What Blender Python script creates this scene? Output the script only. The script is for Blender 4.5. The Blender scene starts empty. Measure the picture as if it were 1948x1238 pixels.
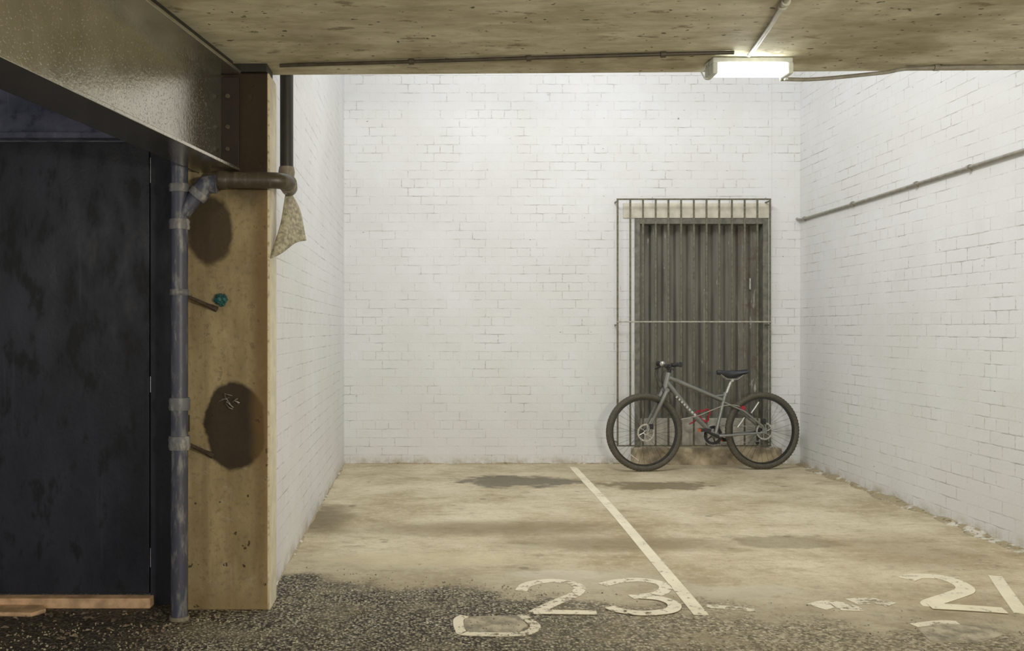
import bpy, bmesh, math, random
from mathutils import Vector, Matrix
random.seed(7)
PI = math.pi
SC = bpy.context.scene
COL = SC.collection

# ------------------------------------------------------------------ camera
CAM_H = 1.285
F = 1700.0                      # focal length in pixels of the 1948 wide frame
VX, VY = 825.0, 625.0           # where the depth lines meet
cd = bpy.data.cameras.new('camera')
cd.sensor_width = 36.0
cd.lens = F / 1948 * 36
cd.shift_x = (974 - VX) / 1948
cd.shift_y = (VY - 619) / 1948
cam = bpy.data.objects.new('camera', cd)
COL.objects.link(cam)
cam.location = (0, 0, CAM_H)
cam.rotation_euler = (PI/2, 0, 0)
SC.camera = cam

# ------------------------------------------------------------------ light
SC.view_settings.view_transform = 'Standard'
SC.view_settings.look = 'None'
SC.view_settings.gamma = 1.0
SC.view_settings.exposure = 0.0
w = bpy.data.worlds.new('world'); SC.world = w; w.use_nodes = True
w.node_tree.nodes['Background'].inputs[0].default_value = (0.93, 0.96, 1.0, 1)
w.node_tree.nodes['Background'].inputs[1].default_value = 0.48

def area(name, loc, rot, sx, sy, power, color):
    l = bpy.data.lights.new(name, 'AREA'); l.shape = 'RECTANGLE'
    l.size, l.size_y, l.energy, l.color = sx, sy, power, color
    o = bpy.data.objects.new(name, l); COL.objects.link(o)
    o.location = loc; o.rotation_euler = rot
    return o
# tube lamps fixed on the outer face of the slab, above what the camera sees
area('tube_lamp_light', (0.5, 4.9, 4.7), (math.radians(48), 0, math.radians(-50)), 2.0, 0.15, 92, (0.99, 0.99, 0.98))
# the yard above the parking bay
area('yard_light', (1.4, 6.2, 5.2), (0, 0, 0), 3.6, 3.0, 40, (0.97, 0.98, 1.0))
# unseen point lights, added below the ceiling to brighten ceiling, pillar and pipe
def fill_point(name, loc, power, color, r):
    l = bpy.data.lights.new(name, 'POINT'); l.energy = power; l.color = color; l.shadow_soft_size = r
    o = bpy.data.objects.new(name, l); COL.objects.link(o); o.location = loc
fill_point('unseen_fill_light', (-2.3, 1.5, 1.75), 26, (1.0, 0.95, 0.82), .12)
fill_point('unseen_fill_light', (1.7, -0.6, 1.5), 300, (1.0, 0.95, 0.82), .14)

# ------------------------------------------------------------------ helpers
def at(px, py, Y):
    return Vector(((px - VX) / F * Y, Y, CAM_H - (py - VY) / F * Y))
def fl(px, py):                                     # point of the floor
    Y = F * CAM_H / (py - VY)
    return ((px - VX) / F * Y, Y)

class N:
    """tiny shader tree writer"""
    def __init__(s, name):
        s.m = bpy.data.materials.new(name); s.m.use_nodes = True
        s.t = s.m.node_tree; s.b = s.t.nodes['Principled BSDF']
        s.out = s.t.nodes['Material Output']
    def n(s, typ, **kw):
        nd = s.t.nodes.new(typ)
        for k, v in kw.items(): setattr(nd, k, v)
        return nd
    def put(s, sock, v):
        if hasattr(v, 'is_output') or isinstance(v, bpy.types.NodeSocket): s.t.links.new(v, sock)
        elif isinstance(v, (tuple, list)) and sock.type == 'RGBA': sock.default_value = tuple(v) + ((1,) if len(v) == 3 else ())
        else: sock.default_value = v
    def pos(s): return s.n('ShaderNodeNewGeometry').outputs['Position']
    def obj(s): return s.n('ShaderNodeTexCoord').outputs['Object']
    def uv(s): return s.n('ShaderNodeTexCoord').outputs['UV']
    def math(s, op, a, b=None, c=None, clamp=False):
        nd = s.n('ShaderNodeMath', operation=op, use_clamp=clamp); s.put(nd.inputs[0], a)
        if b is not None: s.put(nd.inputs[1], b)
        if c is not None: s.put(nd.inputs[2], c)
        return nd.outputs[0]
    def vm(s, op, a, b=None):
        nd = s.n('ShaderNodeVectorMath', operation=op); s.put(nd.inputs[0], a)
        if b is not None: s.put(nd.inputs[1], b)
        return nd.outputs['Value'] if op in ('LENGTH', 'DOT_PRODUCT') else nd.outputs[0]
    def noise(s, vec, scale, detail=4, rough=0.55, dist=0.0, color=False):
        nd = s.n('ShaderNodeTexNoise'); s.put(nd.inputs['Vector'], vec)
        nd.inputs['Scale'].default_value = scale; nd.inputs['Detail'].default_value = detail
        nd.inputs['Roughness'].default_value = rough; nd.inputs['Distortion'].default_value = dist
        return nd.outputs['Color' if color else 'Fac']
    def voro(s, vec, scale, out='Distance', feature='F1'):
        nd = s.n('ShaderNodeTexVoronoi', feature=feature); s.put(nd.inputs['Vector'], vec)
        nd.inputs['Scale'].default_value = scale
        return nd.outputs[out]
    def ramp(s, v, a, b, lo=0.0, hi=1.0):
        nd = s.n('ShaderNodeMapRange', interpolation_type='SMOOTHSTEP'); s.put(nd.inputs[0], v)
        nd.inputs[1].default_value = a; nd.inputs[2].default_value = b
        nd.inputs[3].default_value = lo; nd.inputs[4].default_value = hi
        return nd.outputs[0]
    def mix(s, f, a, b, mode='MIX'):
        nd = s.n('ShaderNodeMix', data_type='RGBA', blend_type=mode)
        s.put(nd.inputs[0], f); s.put(nd.inputs[6], a); s.put(nd.inputs[7], b)
        return nd.outputs[2]
    def scl(s, v, k): return s.vm('MULTIPLY', v, k)
    def sep(s, v):
        nd = s.n('ShaderNodeSeparateXYZ'); s.put(nd.inputs[0], v); return nd.outputs
    def spot(s, p, c, r, wob=0.35, nscale=3.0, soft=(1.15, 0.75)):
        """irregular patch of wear or painted shade with its own outline"""
        nz = s.noise(p, nscale, 5, 0.6, color=True)
        nz = s.vm('SUBTRACT', nz, (0.5, 0.5, 0.5))
        d = s.vm('SUBTRACT', p, c)
        d = s.vm('DIVIDE', d, r)
        d = s.vm('ADD', d, s.scl(nz, (wob*2, wob*2, wob*2)))
        return s.ramp(s.vm('LENGTH', d), soft[0], soft[1])
    def bump(s, h, dist, strength=1.0, normal=None):
        nd = s.n('ShaderNodeBump'); nd.inputs['Strength'].default_value = strength
        nd.inputs['Distance'].default_value = dist; s.put(nd.inputs['Height'], h)
        if normal is not None: s.put(nd.inputs['Normal'], normal)
        return nd.outputs[0]
    def done(s, col=None, rough=None, normal=None, metal=None, spec=None):
        if col is not None: s.put(s.b.inputs['Base Color'], col)
        if rough is not None: s.put(s.b.inputs['Roughness'], rough)
        if normal is not None: s.put(s.b.inputs['Normal'], normal)
        if metal is not None: s.put(s.b.inputs['Metallic'], metal)
        if spec is not None: s.b.inputs['Specular IOR Level'].default_value = spec
        return s.m
def simple(name, col, rough=0.6, metal=0.0, var=0.25, scale=20, bump=0.0006):
    s = N(name); p = s.obj()
    f = s.noise(p, scale, 5, 0.6)
    dark = tuple(c*(1-var) for c in col); lite = tuple(min(1, c*(1+var)) for c in col)
    return s.done(s.mix(s.ramp(f, 0.3, 0.7), dark, lite), s.ramp(f, 0.2, 0.8, max(0.05, rough-.1), min(1, rough+.1)),
                  s.bump(f, bump), metal)

# ------------------------------------------------------------------ materials
def mat_brick(name, seed):
    s = N(name); uv = s.vm('ADD', s.uv(), (seed*3.13, 0.0, 0))
    w1 = s.vm('SUBTRACT', s.noise(uv, 1.7, 3, 0.6, color=True), (0.5, 0.5, 0.5))
    w2 = s.vm('SUBTRACT', s.noise(uv, 22, 3, 0.6, color=True), (0.5, 0.5, 0.5))
    q = s.vm('ADD', uv, s.vm('ADD', s.scl(w1, (0.02, 0.012, 0)), s.scl(w2, (0.012, 0.010, 0))))
    br = s.n('ShaderNodeTexBrick', offset=0.5, squash=0.5, squash_frequency=4)
    s.put(br.inputs['Vector'], q)
    for k, v in (('Scale', 1.0), ('Mortar Size', 0.0046), ('Mortar Smooth', 0.5), ('Brick Width', 0.245), ('Row Height', 0.082)):
        br.inputs[k].default_value = v
    br.inputs['Color1'].default_value = (0, 0, 0, 1); br.inputs['Color2'].default_value = (1, 1, 1, 1)
    br.inputs['Mortar'].default_value = (0.5, 0.5, 0.5, 1)
    mort = br.outputs['Fac']; tone = s.sep(br.outputs['Color'])[0]
    vis = s.ramp(s.noise(uv, 2.6, 5, 0.7), 0.42, 0.66)
    vis2 = s.ramp(s.noise(s.scl(uv, (1, 4, 1)), 9, 4, 0.7), 0.35, 0.62)
    line = s.math('MULTIPLY', mort, s.math('MULTIPLY', s.math('ADD', vis, 0.12), vis2))
    base = s.mix(s.ramp(s.noise(uv, 0.9, 5, 0.6), 0.3, 0.7), (0.68, 0.68, 0.665), (0.75, 0.755, 0.76))
    base = s.mix(s.ramp(s.noise(uv, 5, 4, 0.6), 0.5, 0.75, 0, 0.35), base, (0.64, 0.65, 0.62))
    base = s.mix(s.math('MULTIPLY', tone, 0.12), base, (0.66, 0.62, 0.56))
    col = s.mix(s.math('MULTIPLY', line, 0.72), base, (0.33, 0.31, 0.27))
    # chips in the paint
    ch = s.ramp(s.noise(s.scl(q, (1, 1.8, 1)), 17, 3, 0.5), 0.735, 0.78)
    ch2 = s.math('MULTIPLY', s.ramp(s.noise(s.scl(q, (1, 2.6, 1)), 30, 2, 0.5), 0.70, 0.74), mort)
    chips = s.math('MAXIMUM', ch, ch2)
    col = s.mix(s.math('MULTIPLY', chips, 0.75), col, (0.13, 0.11, 0.085))
    # splash dirt close to the ground
    z = s.sep(s.pos())[2]
    low = s.math('MULTIPLY', s.ramp(z, 0.10, 0.0), s.ramp(s.noise(uv, 7, 5, 0.7), 0.35, 0.7))
    col = s.mix(low, col, (0.42, 0.37, 0.26))
    h = s.math('ADD', s.math('MULTIPLY', s.math('MULTIPLY', mort, s.math('ADD', vis, .15)), -0.35), s.math('MULTIPLY', s.noise(uv, 60, 4, 0.6), 0.35))
    h = s.math('ADD', h, s.math('MULTIPLY', s.noise(uv, 9, 3, 0.6), 0.5))
    h = s.math('SUBTRACT', h, s.math('MULTIPLY', chips, 0.8))
    return s.done(col, 0.62, s.bump(h, 0.004, 0.9), spec=0.3)

def mat_floor():
    s = N('asphalt_and_screed'); p = s.pos(); x, y, z = s.sep(p)
    flat = s.scl(p, (1, 1, 0))
    # smooth rear screed
    n1 = s.noise(flat, 1.3, 6, 0.62, 0.3)
    n2 = s.noise(s.scl(flat, (0.8, 1.6, 1)), 4.0, 6, 0.65)
    n3 = s.noise(flat, 45, 4, 0.7)
    tan = s.mix(s.ramp(n1, 0.32, 0.68), (0.40, 0.33, 0.20), (0.62, 0.545, 0.385))
    tan = s.mix(s.ramp(n2, 0.45, 0.75, 0, 0.55), tan, (0.62, 0.54, 0.39))
    tan = s.mix(s.ramp(n2, 0.48, 0.28, 0, 0.6), tan, (0.27, 0.21, 0.12))
    n4 = s.noise(s.scl(flat, (1, 1.3, 1)), 16, 6, 0.75)
    tan = s.mix(s.ramp(n4, 0.50, 0.70, 0, 0.45), tan, (0.25, 0.20, 0.12))
    tan = s.mix(s.ramp(n4, 0.48, 0.34, 0, 0.5), tan, (0.68, 0.61, 0.45))
    tan = s.mix(s.ramp(n3, 0.56, 0.70, 0, 0.45), tan, (0.19, 0.15, 0.09))
    tan = s.mix(s.ramp(s.noise(flat, 120, 3, 0.6), 0.60, 0.72, 0, 0.45), tan, (0.13, 0.10, 0.06))
    def sp(px, py, wx, wy, **k):
        X, Y = fl(px, py); X2, _ = fl(px + wx, py); _, Y1 = fl(px, py - wy); _, Y2 = fl(px, py + wy)
        return s.spot(flat, (X, Y, 0), (abs(X2 - X), abs(Y1 - Y2)/2, 1), **k)
    for (a, colr, amt) in [
        (sp(985, 915, 120, 11, wob=.95, nscale=5), (0.09, 0.08, 0.06), .75),
        (sp(1250, 924, 110, 9, wob=1.1, nscale=6), (0.14, 0.11, 0.06), .75),
        (sp(930, 1005, 330, 17, wob=.5, nscale=2, soft=(1.3, .3)), (0.20, 0.15, 0.075), .68),
        (sp(1180, 1035, 260, 17, wob=.5, nscale=2, soft=(1.3, .3)), (0.20, 0.15, 0.075), .68),
        (sp(600, 985, 90, 35, wob=.6, nscale=5, soft=(1.2, .3)), (0.13, 0.10, 0.055), .75),
        (sp(1490, 1030, 110, 14, wob=.9, nscale=6), (0.19, 0.15, 0.08), .55),
        (sp(1720, 1045, 150, 40, wob=.5, nscale=3, soft=(1.3, .3)), (0.25, 0.19, 0.10), .45),
        (sp(780, 1065, 220, 16, wob=.5, nscale=4, soft=(1.2, .5)), (0.62, 0.54, 0.36), .65),
        (sp(1060, 1093, 90, 9, wob=.7, nscale=7), (0.66, 0.61, 0.49), .8),
        (sp(1400, 1125, 130, 14, wob=.9, nscale=6), (0.60, 0.54, 0.41), .6),
        (sp(1130, 1100, 150, 20, wob=.6, nscale=5, soft=(1.2, .5)), (0.60, 0.54, 0.40), .6),
    ]:
        tan = s.mix(s.math('MULTIPLY', a, amt), tan, colr)
    crk = s.ramp(s.noise(s.scl(flat, (1, 1.8, 1)), 8, 7, 0.75, 0.4), 0.62, 0.68, 0, 0.6)
    tan = s.mix(s.math('MULTIPLY', crk, s.ramp(y, 7.5, 5.0, .35, 1)), tan, (0.17, 0.13, 0.075))
    # oil drips
    sm = s.ramp(s.voro(s.scl(flat, (1, 1, 1)), 2.3), 0.085, 0.045)
    tan = s.mix(s.math('MULTIPLY', sm, 0.55), tan, (0.15, 0.12, 0.08))
    # coarse worn asphalt in front
    v = s.voro(flat, 75, 'Color'); vd = s.voro(flat, 75)
    gtone = s.sep(v)[0]
    g = s.mix(gtone, (0.12, 0.11, 0.085), (0.46, 0.415, 0.30))
    g = s.mix(s.ramp(gtone, .82, .97), g, (0.62, 0.56, 0.42))
    g = s.mix(s.ramp(vd, 0.4, 0.65), g, (0.05, 0.042, 0.03))
    g = s.mix(s.ramp(s.noise(flat, 3.0, 5, 0.65), 0.45, 0.72, 0, 0.6), g, (0.30, 0.25, 0.165))
    g = s.mix(s.ramp(s.noise(s.scl(flat, (1, 1.4, 1)), 6.5, 6, 0.7), 0.52, 0.66, 0, 0.6), g, (0.07, 0.06, 0.045))
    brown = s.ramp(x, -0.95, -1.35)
    g = s.mix(s.ramp(x, 0.1, 1.3, 0, 0.65), g, s.mix(gtone, (0.17, 0.14, 0.085), (0.60, 0.53, 0.37)))
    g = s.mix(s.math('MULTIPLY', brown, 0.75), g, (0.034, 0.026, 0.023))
    edge = s.math('SUBTRACT', s.math('ADD', s.math('MULTIPLY', x, -0.27), 4.50), y)
    edge = s.math('ADD', edge, s.math('MULTIPLY', s.math('SUBTRACT', s.noise(flat, 2.2, 6, 0.65), 0.5), 1.3))
    gm = s.ramp(edge, -0.05, 0.18)
    wear = s.ramp(s.noise(flat, 5.0, 6, 0.7), 0.54, 0.64)
    right = s.ramp(x, 0.3, 1.2, 0.0, 0.85)
    gm2 = s.math('MULTIPLY', gm, s.math('SUBTRACT', 1.0, s.math('MULTIPLY', wear, right)))
    edge2 = s.ramp(s.math('ADD', edge, s.math('MULTIPLY', n3, 0.4)), -0.7, 0.35, 0, 0.45)
    tan = s.mix(edge2, tan, (0.24, 0.20, 0.13))
    tan = s.mix(s.math('MULTIPLY', right, s.math('MULTIPLY', gm, 0.45)), tan, (0.27, 0.22, 0.14))
    col = s.mix(gm2, tan, g)
    hg = s.math('MULTIPLY', s.math('SUBTRACT', 1.0, vd), s.math('ADD', s.math('MULTIPLY', gm2, 1.0), 0.05))
    h = s.math('ADD', hg, s.math('MULTIPLY', n3, 0.25))
    h = s.math('ADD', h, s.math('MULTIPLY', n2, 0.6))
    return s.done(col, 0.85, s.bump(h, 0.010, 0.9), spec=0.25)

def mat_slab():
    s = N('board_marked_concrete'); p = s.pos()
    st = s.scl(p, (0.7, 2.0, 1))
    n = s.noise(st, 5.0, 6, 0.65, 0.2); m = s.noise(s.scl(p, (0.9, 4, 1)), 14, 6, 0.75)
    k = s.noise(p, 1.4, 5, 0.6)
    c = s.mix(s.ramp(n, 0.3, 0.7), (0.40, 0.36, 0.235), (0.66, 0.62, 0.47))
    c = s.mix(s.ramp(m, 0.45, 0.75, 0, 0.5), c, (0.56, 0.50, 0.36))
    c = s.mix(s.ramp(m, 0.42, 0.28, 0, 0.7), c, (0.14, 0.10, 0.05))
    c = s.mix(s.ramp(k, 0.52, 0.36, 0, 0.5), c, (0.20, 0.15, 0.07))
    bl = s.ramp(s.noise(s.scl(p, (0.7, 1.6, 1)), 6.5, 6, 0.7), 0.60, 0.66)
    c = s.mix(s.math('MULTIPLY', bl, 0.6), c, (0.14, 0.10, 0.05))
    sp = s.ramp(s.noise(s.scl(p, (1, 1.5, 1)), 24, 2, 0.5), 0.69, 0.73)
    c = s.mix(s.math('MULTIPLY', sp, 0.85), c, (0.05, 0.035, 0.02))
    h = s.math('ADD', m, s.math('MULTIPLY', sp, -2))
    return s.done(c, 0.8, s.bump(h, 0.004, 0.8), spec=0.25)

def mat_pillar():
    s = N('painted_pillar_concrete'); p = s.pos()
    n = s.noise(s.scl(p, (1, 1, 0.35)), 6, 6, 0.65); m = s.noise(p, 38, 4, 0.65)
    c = s.mix(s.ramp(n, 0.3, 0.7), (0.22, 0.165, 0.082), (0.36, 0.285, 0.16))
    c = s.mix(s.ramp(s.noise(s.scl(p, (6, 6, 0.25)), 3, 4, 0.6), 0.5, 0.7, 0, 0.4), c, (0.20, 0.13, 0.06))
    c = s.mix(s.ramp(m, .5, .68, 0, .45), c, (0.13, 0.095, 0.05))
    c = s.mix(s.ramp(s.noise(p, 11, 5, .7), .55, .7, 0, .4), c, (0.42, 0.36, 0.25))
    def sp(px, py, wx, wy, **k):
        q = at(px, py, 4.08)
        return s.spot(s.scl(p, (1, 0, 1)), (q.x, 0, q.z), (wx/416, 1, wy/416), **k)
    for a, colr, amt in [
        (sp(447, 812, 58, 86, wob=.22, nscale=7, soft=(1.05, .93)), (0.020, 0.013, 0.008), .93),
        (sp(398, 440, 44, 66, wob=.32, nscale=7, soft=(1.1, .85)), (0.035, 0.022, 0.012), .88),
        (sp(500, 640, 26, 620, wob=.35, nscale=5, soft=(1.2, .2)), (0.15, 0.085, 0.03), .7),
        (sp(478, 215, 80, 165, wob=.2, nscale=6, soft=(1.2, .7)), (0.020, 0.011, 0.006), .93),  # shade of the slab painted dark onto the pillar top
    ]:
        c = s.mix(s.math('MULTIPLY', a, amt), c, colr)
    x, y, z = s.sep(p)
    pit = s.ramp(s.noise(p, 22, 2, 0.5), 0.68, 0.71)
    pit = s.math('MULTIPLY', pit, s.ramp(z, 1.2, 0.5, 0.35, 1))
    c = s.mix(s.math('MULTIPLY', pit, 0.85), c, (0.05, 0.03, 0.015))
    rim = s.ramp(x, -0.762, -0.755)          # cream paint of the side face wraps onto the arris
    c = s.mix(s.math('MULTIPLY', rim, s.ramp(m, 0.35, 0.5, 0.4, 1)), c, (0.66, 0.56, 0.38))
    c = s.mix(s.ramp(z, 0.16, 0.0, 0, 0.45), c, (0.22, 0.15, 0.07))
    h = s.math('SUBTRACT', s.math('MULTIPLY', m, 0.5), s.math('MULTIPLY', pit, 1.5))
    return s.done(c, 0.75, s.bump(h, 0.004, 0.8), spec=0.3)

def mat_navy(name, rough, lo, hi, blot, vertical=True):
    s = N(name); p = s.pos()
    q = s.scl(p, (1, 1, 0.45 if vertical else 1))
    n = s.noise(q, 3.2, 6, 0.62); m = s.noise(q, 11, 5, 0.65); f = s.noise(p, 70, 3, 0.6)
    c = s.mix(s.ramp(n, 0.3, 0.7), lo, hi)
    c = s.mix(s.ramp(m, 0.52, 0.66, 0, 0.8), c, blot)
    c = s.mix(s.ramp(s.noise(s.scl(p, (9, 9, 0.6)), 2.4, 4, 0.6), 0.6, 0.75, 0, 0.35), c, tuple(v*1.9 for v in hi))
    return s.done(c, s.ramp(m, 0.3, 0.7, rough, rough+0.2), s.bump(s.math('ADD', m, s.math('MULTIPLY', f, .4)), 0.004, 0.6), spec=0.35)

def mat_beam():
    s = N('glossy_brown_steel_paint'); p = s.obj()
    n = s.noise(p, 4, 5, 0.6); f = s.noise(p, 60, 4, 0.65); bl = s.noise(p, 130, 2, 0.5)
    c = s.mix(s.ramp(n, 0.3, 0.7), (0.46, 0.435, 0.36), (0.58, 0.55, 0.46))
    g = s.ramp(s.noise(p, 48, 3, 0.6), 0.66, 0.71)
    c = s.mix(s.math('MULTIPLY', g, 0.6), c, (0.45, 0.42, 0.34))
    h = s.math('ADD', s.math('MULTIPLY', f, 0.8), s.math('MULTIPLY', s.ramp(bl, .6, .75), 0.5))
    return s.done(c, s.ramp(n, 0.3, 0.7, 0.12, 0.20), s.bump(h, 0.0016, 0.7), metal=0.9, spec=0.6)

def mat_pipe(name, col, wornc, amt=0.5, rough=0.45):
    s = N(name); p = s.obj()
    n = s.noise(s.scl(p, (3, 3, 0.8)), 9, 6, 0.68); f = s.noise(p, 60, 4, 0.6)
    c = s.mix(s.ramp(n, 0.48, 0.66, 0, amt), col, wornc)
    c = s.mix(s.ramp(f, 0.66, 0.72, 0, 0.6), c, (0.07, 0.05, 0.035))
    return s.done(c, rough, s.bump(s.math('ADD', n, f), 0.0012, 0.5), spec=0.5)

def mat_paint(name, col, th=0.47, sc=26):
    """road paint worn through to the ground"""
    s = N(name); p = s.pos()
    n = s.noise(p, sc, 5, 0.7); k = s.noise(p, 4, 4, 0.6)
    f = s.math('ADD', s.math('MULTIPLY', n, 0.7), s.math('MULTIPLY', k, 0.3))
    a = s.ramp(f, th - 0.05, th + 0.03)
    c = s.mix(s.ramp(k, .3, .7), tuple(v*0.86 for v in col), col)
    s.done(c, 0.7, s.bump(n, 0.002, 0.5), spec=0.3)
    s.put(s.b.inputs['Alpha'], a)
    return s.m

def mat_leaf():
    s = N('grey_corrugated_door_paint'); p = s.pos(); x, y, z = s.sep(p)
    st = s.noise(s.scl(p, (8, 1, 0.5)), 3, 5, 0.6); n = s.noise(p, 7, 5, 0.65)
    c = s.mix(s.ramp(st, .3, .7), (0.125, 0.115, 0.093), (0.20, 0.188, 0.155))
    c = s.mix(s.ramp(n, .55, .8, 0, .5), c, (0.085, 0.07, 0.05))
    thin = s.ramp(s.noise(s.scl(p, (7, 1, 0.9)), 6, 4, 0.6), 0.68, 0.71)
    c = s.mix(s.math('MULTIPLY', thin, .7), c, (0.5, 0.48, 0.42))
    right = s.ramp(x, 2.85, 3.1)
    flake = s.ramp(s.noise(s.scl(p, (3, 1, 0.6)), 11, 4, 0.6), 0.60, 0.64)
    flake = s.math('MULTIPLY', flake, s.math('MULTIPLY', right, s.ramp(z, 1.9, 1.2, .15, 1)))
    c = s.mix(s.math('MULTIPLY', flake, .8), c, (0.55, 0.52, 0.45))
    sm = s.math('MULTIPLY', right, s.ramp(n, .5, .6, 0, .6))
    c = s.mix(sm, c, (0.12, 0.065, 0.04))
    return s.done(c, 0.5, s.bump(n, 0.002, 0.5), spec=0.4)

M = {}
M['brick_back'] = mat_brick('white_painted_brick_back', 0)
M['brick_left'] = mat_brick('white_painted_brick_left', 1)
M['brick_right'] = mat_brick('white_painted_brick_right', 2)
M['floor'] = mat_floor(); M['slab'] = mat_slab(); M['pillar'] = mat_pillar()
M['navy_door'] = mat_navy('navy_door_paint', 0.42, (0.010, 0.0105, 0.017), (0.026, 0.027, 0.040), (0.004, 0.005, 0.006))
M['navy_frame'] = mat_navy('navy_frame_paint', 0.5, (0.013, 0.014, 0.022), (0.024, 0.025, 0.038), (0.009, 0.010, 0.014))
M['navy_wall'] = mat_navy('navy_rough_render', 0.5, (0.06, 0.065, 0.12), (0.17, 0.18, 0.27), (0.035, 0.04, 0.07), False)
M['beam'] = mat_beam()
M['pipe_grey'] = mat_pipe('worn_grey_pipe_paint', (0.055, 0.058, 0.085), (0.22, 0.215, 0.21), 0.85)
M['collar'] = mat_pipe('worn_grey_collar', (0.13, 0.13, 0.14), (0.33, 0.31, 0.28), 0.85, 0.5)
M['pipe_brown'] = mat_pipe('brown_pipe_paint', (0.062, 0.050, 0.032), (0.14, 0.115, 0.075), 0.6, 0.4)
M['pipe_black'] = mat_pipe('black_pipe_paint', (0.020, 0.018, 0.014), (0.04, 0.036, 0.028), 0.5)
M['joint'] = mat_pipe('rusty_joint', (0.20, 0.17, 0.12), (0.40, 0.36, 0.28), 0.8, 0.7)
M['cream'] = simple('cream_lintel_paint', (0.60, 0.565, 0.46), 0.65, 0, 0.12, 12, 0.002)
M['frame'] = simple('grey_brown_door_frame', (0.165, 0.155, 0.125), 0.5, 0, 0.3, 18, 0.002)
M['leaf'] = mat_leaf()
M['kick'] = simple('pale_kick_board', (0.44, 0.42, 0.35), 0.7, 0, 0.25, 9, 0.002)
M['bar'] = simple('olive_grey_bars', (0.135, 0.125, 0.085), 0.5, 0.2, 0.35, 40, 0.0008)
M['rail'] = simple('pale_rail_paint', (0.36, 0.345, 0.28), 0.5, 0.0, 0.25, 40, 0.0008)
M['step'] = simple('stained_step_concrete', (0.43, 0.36, 0.25), 0.85, 0, 0.5, 6, 0.004)
M['white_plastic'] = simple('white_housing_enamel', (0.58, 0.60, 0.55), 0.45, 0, 0.1, 15, 0.0005)
M['conduit'] = simple('pale_conduit_paint', (0.50, 0.485, 0.41), 0.45, 0, 0.12, 20, 0.0005)
M['conduit_grey'] = simple('grey_conduit', (0.30, 0.285, 0.235), 0.4, 0.2, 0.2, 20, 0.0005)
M['conduit_dark'] = simple('dark_ceiling_conduit', (0.06, 0.048, 0.03), 0.5, 0, 0.3, 20, 0.0005)
M['paint'] = mat_paint('cream_road_paint', (0.80, 0.73, 0.54), 0.405)
M['paint_thin'] = mat_paint('faded_road_paint', (0.72, 0.66, 0.50), 0.465)
M['paint_worn'] = mat_paint('worn_road_paint', (0.78, 0.71, 0.54), 0.455)
M['timber'] = simple('raw_timber', (0.50, 0.33, 0.20), 0.75, 0, 0.3, 14, 0.002)
M['plate'] = simple('dark_red_brown_steel', (0.018, 0.010, 0.006), .7, 0, .5, 18, .001)
M['stone'] = simple('gravel_stone', (0.28, 0.25, 0.18), 0.9, 0, 0.7, 9, 0.001)
M['hinge'] = simple('bare_hinge_metal', (0.55, 0.55, 0.56), 0.35, 0.6, 0.2, 60)
M['teal'] = simple('teal_tape', (0.01, 0.075, 0.075), 0.5, 0, 0.4, 60, 0.002)
M['rust'] = simple('dark_rusty_iron', (0.060, 0.040, 0.025), 0.6, 0.3, 0.4, 60, 0.001)
M['rag'] = simple('dusty_sacking', (0.36, 0.33, 0.235), 0.9, 0, 0.4, 55, 0.003)
M['bike'] = simple('grey_bicycle_paint', (0.25, 0.25, 0.235), 0.33, 0.5, 0.05, 3, 0.0)
M['tyre'] = simple('dusty_tyre_rubber', (0.085, 0.076, 0.055), 0.8, 0, 0.25, 60, 0.0015)
M['rim'] = simple('black_rim', (0.035, 0.035, 0.032), 0.35, 0.4, 0.2, 30)
M['steel'] = simple('bright_steel', (0.55, 0.54, 0.50), 0.3, 0.85, 0.2, 60)
M['black'] = simple('black_plastic', (0.022, 0.022, 0.023), 0.45, 0, 0.3, 40)
M['saddle'] = simple('black_saddle_vinyl', (0.028, 0.030, 0.036), 0.4, 0, 0.2, 30)
M['red'] = simple('red_cable_sleeve', (0.36, 0.012, 0.03), 0.35, 0, 0.1, 30)
M['reflector_w'] = simple('white_reflector', (0.80, 0.80, 0.75), 0.25, 0, 0.05, 90)
M['reflector_o'] = simple('orange_reflector', (0.70, 0.13, 0.03), 0.25, 0, 0.1, 90)
M['decal'] = simple('pale_decal', (0.55, 0.56, 0.54), 0.4, 0, 0.05, 30)
def mat_emit():
    s = N('glowing_diffuser'); s.done((0.9, 0.9, 0.88), 0.4)
    s.b.inputs['Emission Color'].default_value = (0.96, 1.0, 0.97, 1)
    x = s.math('ABSOLUTE', s.sep(s.obj())[0])              # the tube inside is shorter than the cover
    s.put(s.b.inputs['Emission Strength'], s.ramp(x, .085, .165, 27, .9))
    return s.m
M['glow'] = mat_emit()

# ------------------------------------------------------------------ mesh helpers
def link(name, bm, mat, parent=None, smooth=False, bevel=0.0, uvf=None):
    me = bpy.data.meshes.new(name)
    bmesh.ops.recalc_face_normals(bm, faces=bm.faces)
    if uvf:
        lay = bm.loops.layers.uv.new('metres')
        for f in bm.faces:
            for l in f.loops: l[lay].uv = uvf(l.vert.co, f.normal)
    bm.to_mesh(me); bm.free()
    o = bpy.data.objects.new(name, me); COL.objects.link(o)
    if mat: me.materials.append(M[mat] if isinstance(mat, str) else mat)
    if smooth:
        for p in me.polygons: p.use_smooth = True
        me.set_sharp_from_angle(angle=math.radians(40))
    if parent: o.parent = parent
    if bevel:
        b = o.modifiers.new('bevel', 'BEVEL'); b.width = bevel; b.segments = 2; b.limit_method = 'ANGLE'
    return o
def thing(name, label, cat, loc=(0, 0, 0), group=None):
    o = bpy.data.objects.new(name, None); COL.objects.link(o); o.location = loc; o.empty_display_size = 0.05
    return tag(o, label, cat, group)
def tag(o, label, cat, group=None):
    o['label'] = label; o['category'] = cat
    if group: o['group'] = group
    return o
def struct(o): o['kind'] = 'structure'; return o
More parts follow.
